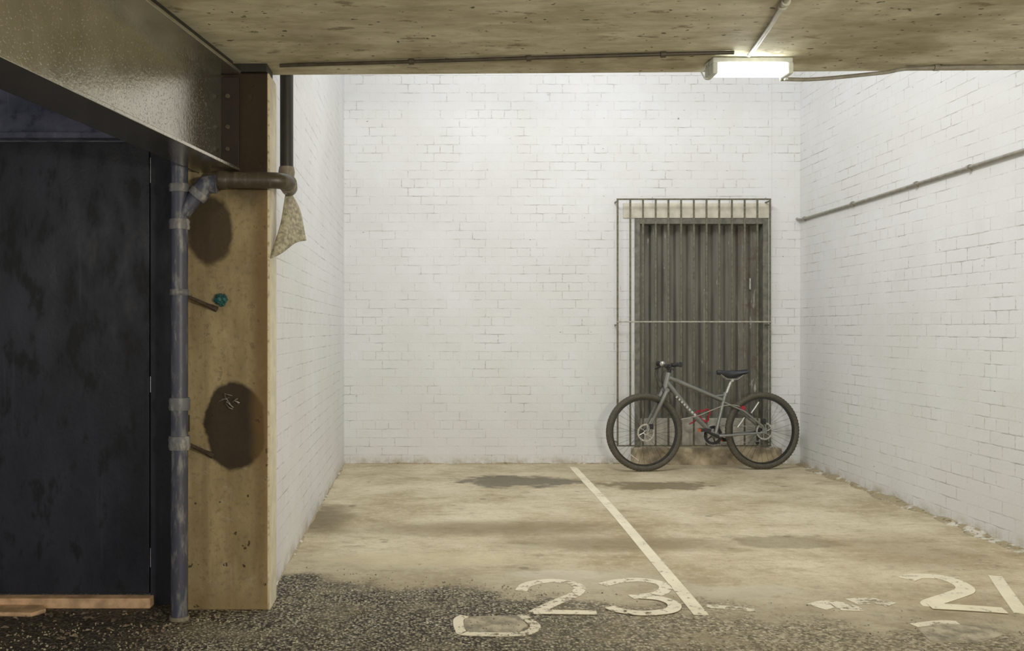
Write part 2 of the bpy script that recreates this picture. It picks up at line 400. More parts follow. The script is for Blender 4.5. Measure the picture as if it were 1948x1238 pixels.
def box(bm, a, b):
    (x0, y0, z0), (x1, y1, z1) = a, b
    v = [bm.verts.new(p) for p in ((x0,y0,z0),(x1,y0,z0),(x1,y1,z0),(x0,y1,z0),(x0,y0,z1),(x1,y0,z1),(x1,y1,z1),(x0,y1,z1))]
    for f in ((0,1,2,3),(4,5,6,7),(0,1,5,4),(1,2,6,5),(2,3,7,6),(3,0,4,7)): bm.faces.new([v[i] for i in f])
def prism(bm, poly, z0, z1):
    """footprint polygon raised from z0 to z1"""
    lo = [bm.verts.new((x, y, z0)) for x, y in poly]; hi = [bm.verts.new((x, y, z1)) for x, y in poly]
    bm.faces.new(lo); bm.faces.new(hi)
    for i in range(len(poly)):
        j = (i+1) % len(poly); bm.faces.new((lo[i], lo[j], hi[j], hi[i]))
def smooth_path(pts, n=6):
    """Catmull-Rom through the points"""
    P = [Vector(p) for p in pts]
    if len(P) < 3: return P
    out = []
    Q = [P[0]*2 - P[1]] + P + [P[-1]*2 - P[-2]]
    for i in range(1, len(Q)-2):
        for k in range(n):
            t = k/n; a, b, c, d = Q[i-1], Q[i], Q[i+1], Q[i+2]
            out.append(0.5*((2*b) + (c-a)*t + (2*a-5*b+4*c-d)*t*t + (3*b-a-3*c+d)*t**3))
    out.append(P[-1]); return out
def tube(bm, pts, r, seg=12, caps=True, closed=False, ry=None):
    P = [Vector(p) for p in pts]; n = len(P)
    rr = r if isinstance(r, (list, tuple)) else [r]*n
    rings = []; up = None
    for i in range(n):
        if closed: t = (P[(i+1) % n] - P[i-1]).normalized()
        else: t = (P[min(i+1, n-1)] - P[max(i-1, 0)]).normalized()
        if up is None:
            up = Vector((0, 0, 1)) if abs(t.z) < 0.9 else Vector((0, 1, 0))
        s = t.cross(up).normalized(); up = s.cross(t).normalized()
        rings.append([bm.verts.new(P[i] + s*math.cos(2*PI*k/seg)*rr[i] + up*math.sin(2*PI*k/seg)*(rr[i] if ry is None else ry)) for k in range(seg)])
    for i in range(n if closed else n-1):
        a, b = rings[i], rings[(i+1) % n]
        for k in range(seg): bm.faces.new((a[k], a[(k+1) % seg], b[(k+1) % seg], b[k]))
    if caps and not closed: bm.faces.new(rings[0]); bm.faces.new(rings[-1])
def ring_lathe(bm, prof, c, axis='y', seg=48):
    """prof = [(radius, offset along axis)], closed profile, about the point c"""
    c = Vector(c); rings = []
    for i in range(seg):
        a = 2*PI*i/seg; row = []
        for r, o in prof:
            if axis == 'y': v = Vector((r*math.cos(a), o, r*math.sin(a)))
            elif axis == 'z': v = Vector((r*math.cos(a), r*math.sin(a), o))
            else: v = Vector((o, r*math.cos(a), r*math.sin(a)))
            row.append(bm.verts.new(c + v))
        rings.append(row)
    m = len(prof)
    for i in range(seg):
        a, b = rings[i], rings[(i+1) % seg]
        for k in range(m): bm.faces.new((a[k], a[(k+1) % m], b[(k+1) % m], b[k]))
def disc(bm, c, r, h, axis='y', seg=32):
    c = Vector(c); d = {'x': Vector((1,0,0)), 'y': Vector((0,1,0)), 'z': Vector((0,0,1))}[axis]
    tube(bm, [c - d*h/2, c + d*h/2], r, seg)
def B(): return bmesh.new()

# ================================================================== THE SETTING
YB = 8.5                                              # back wall
WLX = lambda y: -0.790 - (y - 4.35) * 0.0152          # left bay wall leans out a touch
WRX = lambda y: 3.42 + (y - 5.18) * 0.018             # right bay wall
TOP = 5.4
bm = B(); box(bm, (-7, -3, -0.15), (4.2, 9.2, 0))
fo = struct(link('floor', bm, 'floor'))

# back wall with the door opening
DX0, DX1, DZ0, DZ1 = 1.915, 3.185, 0.150, 2.335
bm = B()
x0, x1 = -1.2, 3.75
for a, b in (((x0, YB, -0.1), (DX0, YB+0.25, TOP)), ((DX1, YB, -0.1), (x1, YB+0.25, TOP)),
             ((DX0, YB, DZ1), (DX1, YB+0.25, TOP)), ((DX0, YB, -0.1), (DX1, YB+0.25, DZ0))): box(bm, a, b)
struct(link('wall_back', bm, 'brick_back', uvf=lambda c, n: (c.x, c.z) if abs(n.x) < .5 else (c.y, c.z)))
bm = B(); prism(bm, [(WLX(4.25), 4.25), (WLX(YB+.1), YB+.1), (-1.19, YB+.1), (-1.19, 4.25)], -0.1, TOP)
struct(link('wall_left', bm, 'brick_left', uvf=lambda c, n: (c.y, c.z) if abs(n.x) > .5 else (c.x, c.z)))
bm = B(); prism(bm, [(WRX(-3), -3), (WRX(YB+.1), YB+.1), (3.9, YB+.1), (3.9, -3)], -0.1, TOP)
struct(link('wall_right', bm, 'brick_right', uvf=lambda c, n: (c.y, c.z) if abs(n.x) > .5 else (c.x, c.z)))
# shallow brick pier in the right corner of the back wall
bm = B(); box(bm, (3.215, YB-0.012, 0.0), (3.50, YB+0.01, TOP))
struct(link('trim_1', bm, 'brick_back', uvf=lambda c, n: (c.x, c.z) if abs(n.x) < .5 else (c.y, c.z)))

# slab overhead
CZ = 2.49
bm = B(); prism(bm, [(-7, -3), (3.85, -3), (3.85, 4.14), (-0.70, 4.245), (-1.3, 4.26), (-7, 4.26)], CZ, CZ+0.35)
struct(link('ceiling', bm, 'slab'))

# near left wall with the dark door
YN = 4.17
bm = B()
box(bm, (-7, YN, 0.0), (-4.6, YN+.2, CZ)); box(bm, (-4.6, YN, 2.185), (-1.2, YN+.2, CZ))
struct(link('wall_near', bm, 'navy_wall'))
bm = B(); box(bm, (-1.318, YN-0.015, 0), (-1.13, YN+.2, CZ))
struct(link('trim_2', bm, 'navy_frame', bevel=.004))
bm = B(); box(bm, (-4.6, YN-0.045, 2.165), (-1.318, YN+.02, 2.195))
struct(link('trim_3', bm, 'navy_wall', bevel=.006))
bm = B(); box(bm, (-3.3, YN-0.005, 0.050), (-1.326, YN+.05, 2.155))
d2 = struct(link('door_2', bm, 'navy_door', bevel=.003))
bm = B(); box(bm, (-4.6, YN+.01, 0.0), (-3.31, YN+.05, 2.155)); struct(link('wall_far_left', bm, 'navy_door'))
for py0, py1 in ((300, 348), (716, 746), (1042, 1078)):
    a = at(287.5, py1, YN-.01); b = at(287.5, py0, YN-.01)
    bm = B(); tube(bm, [(a.x, YN-.010, a.z), (b.x, YN-.010, b.z)], 0.0045, 8)
    link('hinge', bm, 'hinge', d2, True)

# mortar fillets along the foot of the walls
def fillet(name, path, side, mat, seed, h0=.03, w0=.045):
    rnd = random.Random(seed); bm = B(); rows = []
    n = len(path)
    a1, a2, a3 = [rnd.uniform(0, 6) for _ in range(3)]
    for i, (x, y) in enumerate(path):
        hh = h0*(0.75+.3*math.sin(i*.31+a1)+.2*math.sin(i*.83+a2)+.15*rnd.random()); ww = w0*(0.7+.3*math.sin(i*.22+a3)+.25*math.sin(i*.67+a1)+.2*rnd.random())
        sx, sy = side
        rows.append([bm.verts.new((x+sx*a*ww - sx*.01*(a == 0), y+sy*a*ww - sy*.01*(a == 0), b*hh - .004)) for a, b in ((0, 0), (0, 1), (.35, .85), (.8, .35), (1.1, 0))])
    for a, b in zip(rows, rows[1:]):
        for k in range(5): bm.faces.new((a[k], a[(k+1) % 5], b[(k+1) % 5], b[k]))
    bm.faces.new(rows[0]); bm.faces.new(rows[-1])
    return struct(link(name, bm, mat, smooth=True))
def mat_fillet():
    s = N('crumbled_mortar'); p = s.pos()
    n = s.noise(p, 9, 6, 0.7)
    c = s.mix(s.ramp(n, .52, .60), (0.34, 0.28, 0.17), (0.60, 0.57, 0.48))
    c = s.mix(s.ramp(s.noise(p, 30, 4, .6), .56, .66, 0, .8), c, (0.10, 0.08, 0.045))
    return s.done(c, .9, s.bump(s.noise(p, 60, 4, .7), .006, .8))
M['fillet'] = mat_fillet()
R = [3.0 + i*0.045 for i in range(122)]
fillet('baseboard_right', [(WRX(y), y) for y in R if y < YB], (-1, 0), 'fillet', 3, .028, .085)
fillet('baseboard_left', [(WLX(y), y) for y in R if 4.3 < y < YB], (1, 0), 'fillet', 4, .010, .020)
fillet('baseboard_back', [(WLX(YB) + i*0.045, YB) for i in range(60)], (0, -1), 'fillet', 5, .014, .02)

# ================================================================== THE REAR DOOR AND ITS GRILLE
door = B()
yl = YB + 0.10
px = DX0 + 0.055; prof = []
while px < DX1 - 0.075:
    for dx, dy in ((0, 0), (0.055, 0), (0.065, 0.040), (0.108, 0.040)): prof.append((px+dx, yl+dy))
    px += 0.120
prof = [(DX0+.04, yl)] + [p for p in prof if p[0] < DX1-.05] + [(DX1-.045, yl)]
fr = [door.verts.new((x, y, 0.42)) for x, y in prof]; to = [door.verts.new((x, y, 2.30)) for x, y in prof]
for i in range(len(prof)-1): door.faces.new((fr[i], fr[i+1], to[i+1], to[i]))
d1 = link('door_1', door, 'leaf'); so = d1.modifiers.new('solid', 'SOLIDIFY'); so.thickness = .003; so.offset = 1
struct(d1)
bm = B()
box(bm, (DX0-.005, YB-.004, DZ0), (DX0+.048, YB+.12, DZ1)); box(bm, (DX1-.055, YB-.004, DZ0), (DX1-.0, YB+.12, DZ1))
box(bm, (DX0+.048, YB-.004, DZ1-.055), (DX1-.055, YB+.12, DZ1))
link('door_frame', bm, 'frame', d1, bevel=.004)
bm = B(); box(bm, (DX0+.048, YB+.06, DZ0), (DX1-.055, YB+.10, 0.425)); link('kick_board', bm, 'kick', d1, bevel=.003)
bm = B(); box(bm, (DX1-.155, YB+.075, 1.66), (DX1-.140, YB+.098, 1.77)); link('lock_plate', bm, 'steel', d1, bevel=.002)
bm = B(); box(bm, (1.80, YB-.012, DZ1), (DX1+.005, YB+.002, 2.478))
struct(link('trim_4', bm, 'cream', bevel=.004))
bm = B(); box(bm, (1.875, YB-.065, -.02), (3.29, YB+.2, 0.158))
struct(link('trim_5', bm, 'step', bevel=.012))

YG = 8.382
gx0, gx1, gz0, gz1, gzm = 1.725, 3.155, 0.186, 2.4925, 1.349
g = thing('security_grille', 'olive grey steel bar grille standing off the white wall in front of the corrugated door', 'grille', (gx0, YG, gz0))
def local(v, o): return tuple(a-b for a, b in zip(v, o))
gl = (gx0, YG, gz0)
for i in range(13):
    x = gx0 + (gx1-gx0)*i/12 - gx0
    bm = B(); rb = .0085
    box(bm, (x-rb, -.006, -0.0), (x+rb, .006, gz1-gz0-.001)); link('bar', bm, 'bar', g, bevel=.002)
bm = B(); box(bm, (-.008, -.008, gz1-gz0-.001), (gx1-gx0+.008, .008, gz1-gz0+.013)); link('top_rail', bm, 'bar', g, bevel=.002)
bm = B(); box(bm, (-.008, -.014, gzm-gz0-.006), (gx1-gx0+.008, -.006, gzm-gz0+.007)); link('middle_rail', bm, 'rail', g, bevel=.002)
bm = B(); box(bm, (-.008, -.014, -.004), (gx1-gx0+.008, -.006, .009)); link('bottom_rail', bm, 'bar', g, bevel=.002)
for (x, z) in ((0, gz1-gz0-.01), (gx1-gx0, gz1-gz0-.01), (0, gzm-gz0-.03), (gx1-gx0, gzm-gz0-.03), (0, .03), (gx1-gx0, .03)):
    bm = B(); box(bm, (x-.006, .004, z-.006), (x+.006, YB-YG-(.012 if x > 1 and False else 0)+.002, z+.006)); link('wall_bracket', bm, 'bar', g)

# ================================================================== PILLAR AND BEAM
bm = B(); box(bm, (-1.135, 4.08, 0), (-0.751, 4.26, 2.452))
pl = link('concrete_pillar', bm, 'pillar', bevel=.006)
tag(pl, 'tan concrete pillar with dark oval stains at the front corner of the bay', 'pillar')
M['side'] = simple('cream_side_paint', (0.66, 0.60, 0.46), 0.6, 0, .12, 14, .002)
bm = B(); box(bm, (-0.753, 4.088, 0.0), (-0.749, 4.255, 2.44)); link('painted_side', bm, 'side', pl)
bm = B(); box(bm, (-0.94, 4.06, 2.452), (-0.756, 4.20, CZ)); link('dark_gap_block', bm, 'pipe_black', pl, bevel=.004)  # black block in place of the shaded recess between pillar and slab

# steel beam: runs forward and to the left from the pillar
BE = Vector((-0.872, 4.045, 0)); bd = Vector((-0.153, -1, 0)).normalized(); bs = Vector((bd.y, -bd.x, 0))  # bs points left
bs = Vector((-1, 0.153, 0)).normalized()
beam = thing('steel_beam', 'brown glossy painted steel I-beam overhead running forward from the pillar', 'beam', (-0.97, 4.05, 2.0))
bo = Vector((-0.97, 4.05, 2.0)); LB = 4.6
def beam_box(bm, s0, s1, z0, z1, l0=0.0, l1=LB):
    c = []
    for z in (z0, z1):
        for (l, s_) in ((l0, s0), (l1, s0), (l1, s1), (l0, s1)):
            p = BE + bd*l + bs*s_; c.append(bm.verts.new(Vector((p.x, p.y, z)) - bo))
    for f in ((0,1,2,3),(4,5,6,7),(0,1,5,4),(1,2,6,5),(2,3,7,6),(3,0,4,7)): bm.faces.new([c[i] for i in f])
bm = B(); beam_box(bm, 0, .20, 1.995, 2.010); link('bottom_flange', bm, 'beam', beam, bevel=.002)
bm = B(); beam_box(bm, 0, .20, 2.437, 2.452); link('top_flange', bm, 'beam', beam, bevel=.002)
bm = B(); beam_box(bm, .094, .106, 2.010, 2.437); link('web', bm, 'beam', beam)
bm = B(); box(bm, (-.155, .012, .012), (.085, .028, .43)); link('end_plate', bm, 'plate', beam, bevel=.003)
for z in (.10, .20, .34):
    bm = B(); disc(bm, (.035, .007, z), .011, .012, 'y', 6); link('bolt', bm, 'pipe_brown', beam, bevel=.001)
# packing between beam and slab further back
bm = B(); beam_box(bm, .03, .17, 2.452, 2.492, 0.02, LB); link('packing', bm, 'pipe_black', beam)

# ================================================================== PIPES
vx, vy = -1.125, 3.955
vt = thing('downpipe', 'grey painted vertical drainpipe with collars in front of the tan pillar', 'pipe', (vx, vy, 0))
Zp = lambda py, Y=vy: CAM_H - (py - VY)/F*Y
bm = B(); tube(bm, [(0, 0, .012), (0, 0, Zp(305))], .037, 24); link('pipe', bm, 'pipe_grey', vt, True)
for py, h, r in ((358, 16, .046), (427, 20, .046), (556, 12, .043), (768, 24, .047), (842, 26, .048)):
    bm = B(); z = Zp(py); hh = h/F*vy/2
    tube(bm, [(0, 0, z-hh), (0, 0, z-hh*.5), (0, 0, z), (0, 0, z+hh*.5), (0, 0, z+hh)], [r*.93, r, r*.95, r, r*.93], 24)
    link('collar', bm, 'collar', vt, True)
bm = B(); tube(bm, [(0, 0, 0.0), (0, 0, .016)], .044, 24); link('foot_ring', bm, 'joint', vt, True)
# branch of the pipe
e = at(392, 352, 3.955) - Vector((vx, vy, 0))
bm = B(); b0 = Vector((0, 0, Zp(412))); tube(bm, [b0, b0.lerp(e, .55), e], .033, 20); link('branch_pipe', bm, 'pipe_grey', vt, True)
bm = B(); k0 = b0.lerp(e, .62); k1 = b0.lerp(e, .80); tube(bm, [k0, k0.lerp(k1, .5), k1], [.043, .045, .042], 20); link('collar', bm, 'collar', vt, True)
bm = B(); tube(bm, smooth_path([b0.lerp(e, .78), e, e + Vector((.045, 0, .004))], 6), .041, 20); link('elbow', bm, 'pipe_grey', vt, True)

# overflow pipe: across the pillar, round its corner and up
hz = at(480, 341, 3.955).z
up = thing('overflow_pipe', 'brown and black pipe crossing the pillar and rising beside the white left wall', 'pipe', (-0.70, 4.0, hz))
uo = Vector((-0.70, 4.0, hz))
xb, yb = -0.715, 4.345
ps = [Vector((at(400, 341, 3.955).x, 3.985, hz+.004)), Vector((at(500, 341, 3.955).x, 3.985, hz)), Vector((-.70, 3.99, hz))]
bm = B(); path = [ps[0], ps[1], Vector((-.725, 3.985, hz)), Vector((-.690, 3.997, hz)), Vector((-.668, 4.03, hz)), Vector((-.665, 4.075, hz))]
tube(bm, [p-uo for p in path[:2]] + [p-uo for p in smooth_path(path[1:], 5)][1:], .0365, 24); link('crossing_pipe', bm, 'pipe_brown', up, True)
bm = B(); path = [Vector((-.665, 4.07, hz)), Vector((-.668, 4.16, hz-.004)), Vector((-.690, 4.26, hz+.005)), Vector((-.708, 4.33, hz+.03)), Vector((xb, yb, hz+.09))]
tube(bm, [p-uo for p in smooth_path(path, 5)], .034, 20); link('elbow', bm, 'pipe_brown', up, True)
bm = B(); tube(bm, [Vector((-.6655, 4.062, hz))-uo, Vector((-.6655, 4.072, hz))-uo, Vector((-.6655, 4.095, hz))-uo], [.040, .043, .040], 20); link('joint_ring', bm, 'joint', up, True)
bm = B(); tube(bm, [Vector((xb, yb, hz+.07))-uo, Vector((xb, yb, hz+.10))-uo, Vector((xb, yb, hz+.125))-uo], [.036, .040, .036], 20); link('joint_ring', bm, 'joint', up, True)
bm = B(); tube(bm, [Vector((xb, yb, hz+.09))-uo, Vector((xb, yb, 4.6))-uo], .0325, 24); link('riser', bm, 'pipe_black', up, True)
bm = B(); ex = at(410, 341, 3.955).x; tube(bm, [Vector((ex+a, 3.985, hz+.002))-uo for a in (0, .012, .034, .05)], [.040, .044, .044, .039], 20); link('joint_ring', bm, 'pipe_brown', up, True)

# dusty sacking hanging under the elbow
rg = B(); T = at(548, 366, 4.25); Lp = at(514, 492, 4.10); Rp = at(583, 456, 4.27); Mp = at(570, 400, 4.29)
rows = []
edgeL = smooth_path([T + Vector((-.012, 0, 0)), T.lerp(Lp, .5) + Vector((.004, -.01, 0)), Lp], 6)
edgeR = smooth_path([T + Vector((.012, 0, 0)), Mp, Rp], 6)
nn = len(edgeL)
for i in range(nn):
    a, b = edgeL[i], edgeR[i]; row = []
    for j in range(11):
        t = j/10; p = a.lerp(b, t)
        p.y += .02*math.sin(t*7 + i*.3)*(i/nn) - .03*math.sin(PI*t)*(i/nn)
        p.z += -.012*math.sin(PI*t*2.2)*(i/nn)**2
        row.append(rg.verts.new(p))
    rows.append(row)
for a, b in zip(rows, rows[1:]):
    for j in range(10): rg.faces.new((a[j], a[j+1], b[j+1], b[j]))
ro = link('sacking_rag', rg, 'rag', smooth=True); sm = ro.modifiers.new('solid', 'SOLIDIFY'); sm.thickness = .004
tag(ro, 'dusty tan rag hanging under the pipe elbow beside the pillar', 'rag')

# pins that hold the downpipe to the pillar
for (a, b, lab) in (((353, 562), (412, 588), 'dark iron pipe pin on the pillar beside the teal tape scrap'), ((353, 842), (404, 866), 'dark iron pipe pin over the large lower oval stain')):
    A = at(a[0], a[1], 3.975); Bp = at(b[0], b[1], 4.075)
    bm = B(); tube(bm, [A, A.lerp(Bp, .7), Bp], [.008, .009, .014], 8)
    tag(link('pipe_pin', bm, 'rust', smooth=True), lab, 'pin', 'pins of the drainpipe')
# teal scrap
bm = B(); c = at(420, 570, 4.065)
bmesh.ops.create_icosphere(bm, subdivisions=3, radius=.027, matrix=Matrix.Translation(c))
rnd = random.Random(2)
for v in bm.verts:
    d = v.co - c; v.co = c + d*(0.75+.5*rnd.random()) ; v.co.y = min(v.co.y, 4.081)
tag(link('tape_scrap', bm, 'teal'), 'small crumpled teal tape scrap stuck on the tan pillar', 'tape')
# brown clip box
bm = B(); a = at(344, 822, 4.05); b = at(358, 790, 4.05); box(bm, (a.x, 4.02, a.z), (b.x, 4.08, b.z))
tag(link('bracket_box', bm, 'rust', bevel=.003), 'small rusty brown bracket behind the drainpipe at the pillar edge', 'bracket')
# broken wire ties
bm = B(); rnd = random.Random(5)
for k in range(7):
    c = at(437+rnd.uniform(-16, 18), 760+rnd.uniform(-10, 10), 4.072)
    tube(bm, [c, c+Vector((rnd.uniform(-.03, .03), -.02, rnd.uniform(-.02, .015))), c+Vector((rnd.uniform(-.05, .05), -.004, rnd.uniform(-.03, .02)))], .0022, 6)
tag(link('wire_stub', bm, 'steel', smooth=True), 'bundle of broken wire ends over the large oval stain', 'wire')

# timber sill under the dark door
bm = B(); a = at(-260, 1156, 4.12); b = at(288, 1134, 4.12); box(bm, (a.x, 4.10, .0), (b.x, 4.162, .047))
tag(link('timber_sill', bm, 'timber', bevel=.004), 'pale raw timber strip on the ground under the dark door', 'timber')
bm = B(); rnd = random.Random(9)
pts = [fl(-60, 1172), fl(60, 1174), fl(88, 1166), fl(84, 1158), fl(-60, 1156)]
prism(bm, pts, 0, .020)
tag(link('concrete_chip', bm, 'timber', bevel=.006), 'broken pale concrete piece below the timber strip at the left', 'rubble')

# ================================================================== CEILING LAMP AND CONDUITS
lx0, lx1 = at(1352, 0, 3.99).x, at(1504, 0, 3.99).x
lo = Vector(((lx0+lx1)/2, 4.02, 2.425))
lamp = thing('fluorescent_lamp', 'glowing white fluorescent lamp fixed under the slab edge', 'lamp', lo)
L2 = (lx1-lx0)/2
bm = B(); box(bm, (-L2, -.060, .040), (L2, .060, .064)); link('housing', bm, 'white_plastic', lamp, bevel=.006)
bm = B(); sec = [(-.056, .042), (-.058, .020), (-.046, .002), (-.02, -.006), (.012, -.006), (.034, .001), (.046, .018), (.048, .042)]
A = [bm.verts.new((-L2+.022, y, z)) for y, z in sec]; C = [bm.verts.new((L2-.024, y, z)) for y, z in sec]
for i in range(len(sec)): bm.faces.new((A[i], A[(i+1) % 8], C[(i+1) % 8], C[i]))
bm.faces.new(A); bm.faces.new(C)
link('diffuser', bm, 'glow', lamp, True)
for s in (-1, 1):
    bm = B(); x = s*(L2-.011); box(bm, (x-.012, -.064, -.010), (x+.012, .050, .042)); link('end_cap', bm, 'white_plastic', lamp, bevel=.006)
bm = B(); tube(bm, [(-L2-.002, .02, .050), (-L2-.026, .02, .018), (-L2-.012, .02, -.008), (-L2+.004, .02, -.008)], .004, 8); link('hanging_clip', bm, 'white_plastic', lamp, True)
bm = B(); box(bm, (-L2-.003, -.005, -.008), (-L2-.0005, .045, .06)); link('side_plate', bm, 'white_plastic', lamp)
bm = B(); box(bm, (L2-.012, .0, -.02), (L2+.002, .02, -.009)); link('latch', bm, 'white_plastic', lamp, bevel=.002)

def conduit(name, pts, r, mat, label, clips=(), n=6):
    P = [Vector(p) for p in pts]; o0 = P[0]
    t = thing(name, label, 'conduit', o0)
    bm = B(); tube(bm, [p-o0 for p in smooth_path(P, n)], r, 12); link('tube', bm, mat, t, True)
    for c, d in clips:
        bm = B(); c = Vector(c)-o0; d = Vector(d).normalized(); tube(bm, [c-d*.011, c+d*.011], r*1.75, 10); link('clip', bm, mat, t, True)
    return t
zc = CZ-.010
conduit('ceiling_conduit', [(-.70, 4.07, zc+.002), (-.55, 4.045, zc), (.0, 3.985, zc-.002), (.6, 3.93, zc), (1.10, 3.885, zc), (1.30, 3.87, zc)], .0085, 'conduit_dark',
        'dark thin conduit along the slab from the pillar to the lamp', [((-.10, 3.997, zc), (1, -.1, 0)), ((.42, 3.948, zc), (1, -.1, 0)), ((1.0, 3.893, zc), (1, -.1, 0))])
conduit('ceiling_conduit', [(1.375, 3.90, zc-.002), (1.372, 3.84, zc), (1.325, 3.5, zc), (1.27, 3.15, zc), (1.0, 1.2, zc)], .0095, 'conduit',
        'pale conduit on the ceiling running forward from the lamp', [((1.295, 3.315, zc), (.15, 1, 0)), ((1.29, 3.275, zc), (.15, 1, 0))])
conduit('ceiling_conduit', [(lx1-.02, 4.06, 2.418), (1.75, 4.08, 2.424), (2.05, 4.09, 2.455), (2.30, 4.09, zc), (3.40, 4.06, zc)], .009, 'conduit_grey',
        'grey conduit sagging from the lamp along the slab edge to the right', [((2.30, 4.09, zc), (1, 0, 0))])
zz = 2.312
conduit('wall_conduit', [(WRX(YB)-.03, YB-.014, zz+.015), (WRX(8.4)-.02, 8.42, zz), (WRX(8.2)-.014, 8.2, zz), (WRX(7.0)-.014, 7.0, zz-.004), (WRX(5.0)-.014, 5.0, zz+.002), (WRX(2.0)-.014, 2.0, zz)], .0125, 'conduit_grey',
        'thin grey conduit running level along the white right wall', [((WRX(y)-.013, y, zz-.002), (0, 1, 0)) for y in (8.35, 7.35, 6.35, 5.7)], 4)

# ================================================================== GROUND MARKINGS
def ribbon(name, pts, wdt, mat, label, cat, group=None, n=6, z=.003):
    P = smooth_path([(*fl(*p), 0) for p in pts], n); bm = B(); L = []; Rr = []
    for i, p in enumerate(P):
        t = (P[min(i+1, len(P)-1)] - P[max(i-1, 0)]).normalized(); s = Vector((-t.y, t.x, 0))*wdt/2
        L.append((p+s)); Rr.append((p-s))
    vs = [[bm.verts.new((a.x, a.y, zz_)) for zz_ in (z, z-.002)] + [bm.verts.new((b.x, b.y, zz_)) for zz_ in (z-.002, z)] for a, b in zip(L, Rr)]
    for a, b in zip(vs, vs[1:]):
        for k in range(4): bm.faces.new((a[k], a[(k+1) % 4], b[(k+1) % 4], b[k]))
    bm.faces.new(vs[0]); bm.faces.new(vs[-1])
    o = link(name, bm, mat); tag(o, label, cat, group); return o
ribbon('bay_line', [(1090, 889), (1165, 970), (1250, 1070), (1334, 1170)], .068, 'paint', 'long straight cream line dividing the two parking bays', 'road marking')
ribbon('painted_numeral', [(991, 1124), (1000, 1114), (1020, 1108), (1051, 1105), (1085, 1109), (1102, 1118), (1094, 1131), (1055, 1147), (1016, 1166)], .060, 'paint_worn', 'faded cream numeral 2 of the number 23 on worn asphalt', 'road marking', 'bay numbers')
nb = ribbon('numeral_foot', [(1014, 1166), (1060, 1166), (1135, 1167)], .055, 'paint_worn', 'x', 'x', z=.006)
nt = [o for o in COL.objects if o.name == 'painted_numeral'][0]; del nb['label'], nb['category']; nb.parent = nt
ribbon('painted_numeral', [(1146, 1113), (1175, 1106), (1214, 1103), (1254, 1109), (1266, 1120), (1248, 1131), (1200, 1136)], .062, 'paint_worn', 'cream numeral 3 of the number 23 left of the bay line', 'road marking', 'bay numbers')
nb = ribbon('numeral_bowl', [(1215, 1136), (1256, 1140), (1282, 1151), (1274, 1163), (1225, 1168), (1180, 1163), (1160, 1156)], .062, 'paint_worn', 'x', 'x', z=.006); del nb['label'], nb['category']; nb.parent = [o for o in COL.objects if o.name == 'painted_numeral.001'][0]
ribbon('painted_numeral', [(1724, 1102), (1746, 1096), (1793, 1099), (1826, 1111), (1836, 1123), (1810, 1134), (1772, 1147), (1775, 1155)], .085, 'paint', 'bold cream numeral 2 at the right of the number 21', 'road marking', 'bay numbers')
nb = ribbon('numeral_foot', [(1768, 1154), (1840, 1158), (1912, 1163)], .085, 'paint', 'x', 'x', z=.006); del nb['label'], nb['category']; nb.parent = [o for o in COL.objects if o.name == 'painted_numeral.002'][0]
ribbon('painted_numeral', [(1893, 1096), (1915, 1128), (1944, 1168)], .062, 'paint', 'straight cream numeral 1 at the right picture edge', 'road marking', 'bay numbers')
ribbon('bay_dash', [(1345, 1154), (1395, 1157), (1440, 1162)], .05, 'paint_thin', 'short faded dash right of the foot of the long line', 'road marking')
ribbon('paint_patch', [(1553, 1155), (1580, 1149), (1612, 1155), (1622, 1162)], .10, 'paint_thin', 'faded curved paint mark left of the large 21', 'road marking', 'worn marks')
ribbon('paint_patch', [(1620, 1145), (1660, 1143), (1696, 1151)], .09, 'paint_thin', 'faded paint smudge nearest the left end of the 21', 'road marking', 'worn marks')
M['cover'] = simple('cover_concrete', (0.33, 0.29, 0.205), .85, 0, .5, 12, .004)
def cover(loop, wdt, inner, lab):
    xs = [fl(*p) for p in inner]; c = (sum(a[0] for a in xs)/len(xs), sum(a[1] for a in xs)/len(xs), 0)
    t = thing('access_cover', lab, 'cover', c, 'ground covers')
    bm = B(); prism(bm, [(x-c[0], y-c[1]) for x, y in xs], -.004, .002); link('slab', bm, 'cover', t)
    o = ribbon('painted_rim', loop, wdt, 'paint_worn', 'x', 'x'); del o['label'], o['category']
    o.parent = t; o.matrix_parent_inverse = Matrix.Translation((-c[0], -c[1], 0))
cover([(884, 1172), (872, 1180), (876, 1200), (890, 1206), (985, 1207), (1012, 1200), (1018, 1190), (1000, 1176), (990, 1168)], .045,
      [(886, 1173), (985, 1171), (1004, 1190), (985, 1203), (890, 1203), (880, 1190)], 'cream rimmed ground cover below the number 23')
cover([(1738, 1190), (1790, 1184), (1822, 1185)], .045, [(1735, 1186), (1890, 1190), (1908, 1208), (1860, 1224), (1770, 1220)], 'worn ground cover below the number 21 at the right')

# loose gravel on the worn asphalt: nobody could count it
rnd = random.Random(11); bm = B()
made = 0
while made < 2600:
    y = rnd.uniform(3.3, 4.9); x = rnd.uniform(-1.8, 0.6) if rnd.random() < .75 else rnd.uniform(.6, 3.2)
    lim = 4.55 - .27*x + rnd.uniform(-.35, .15)
    if y > lim or (x < -.74 and y > 4.05) or (x < -1.05 and abs(y-3.955) < .06) or x < -1.17 and y > 4.08: continue
    r = rnd.uniform(.0025, .0065)
    mt = Matrix.Translation((x, y, r*.3)) @ Matrix.Rotation(rnd.uniform(0, 6.3), 4, (rnd.random(), rnd.random(), rnd.random()+.1)) @ Matrix.Diagonal((1, rnd.uniform(.6, 1), rnd.uniform(.5, .9), 1))
    bmesh.ops.create_icosphere(bm, subdivisions=1, radius=r, matrix=mt); made += 1
gv = link('gravel', bm, 'stone'); tag(gv, 'loose gravel scattered over the worn asphalt at the front', 'gravel'); gv['kind'] = 'stuff'
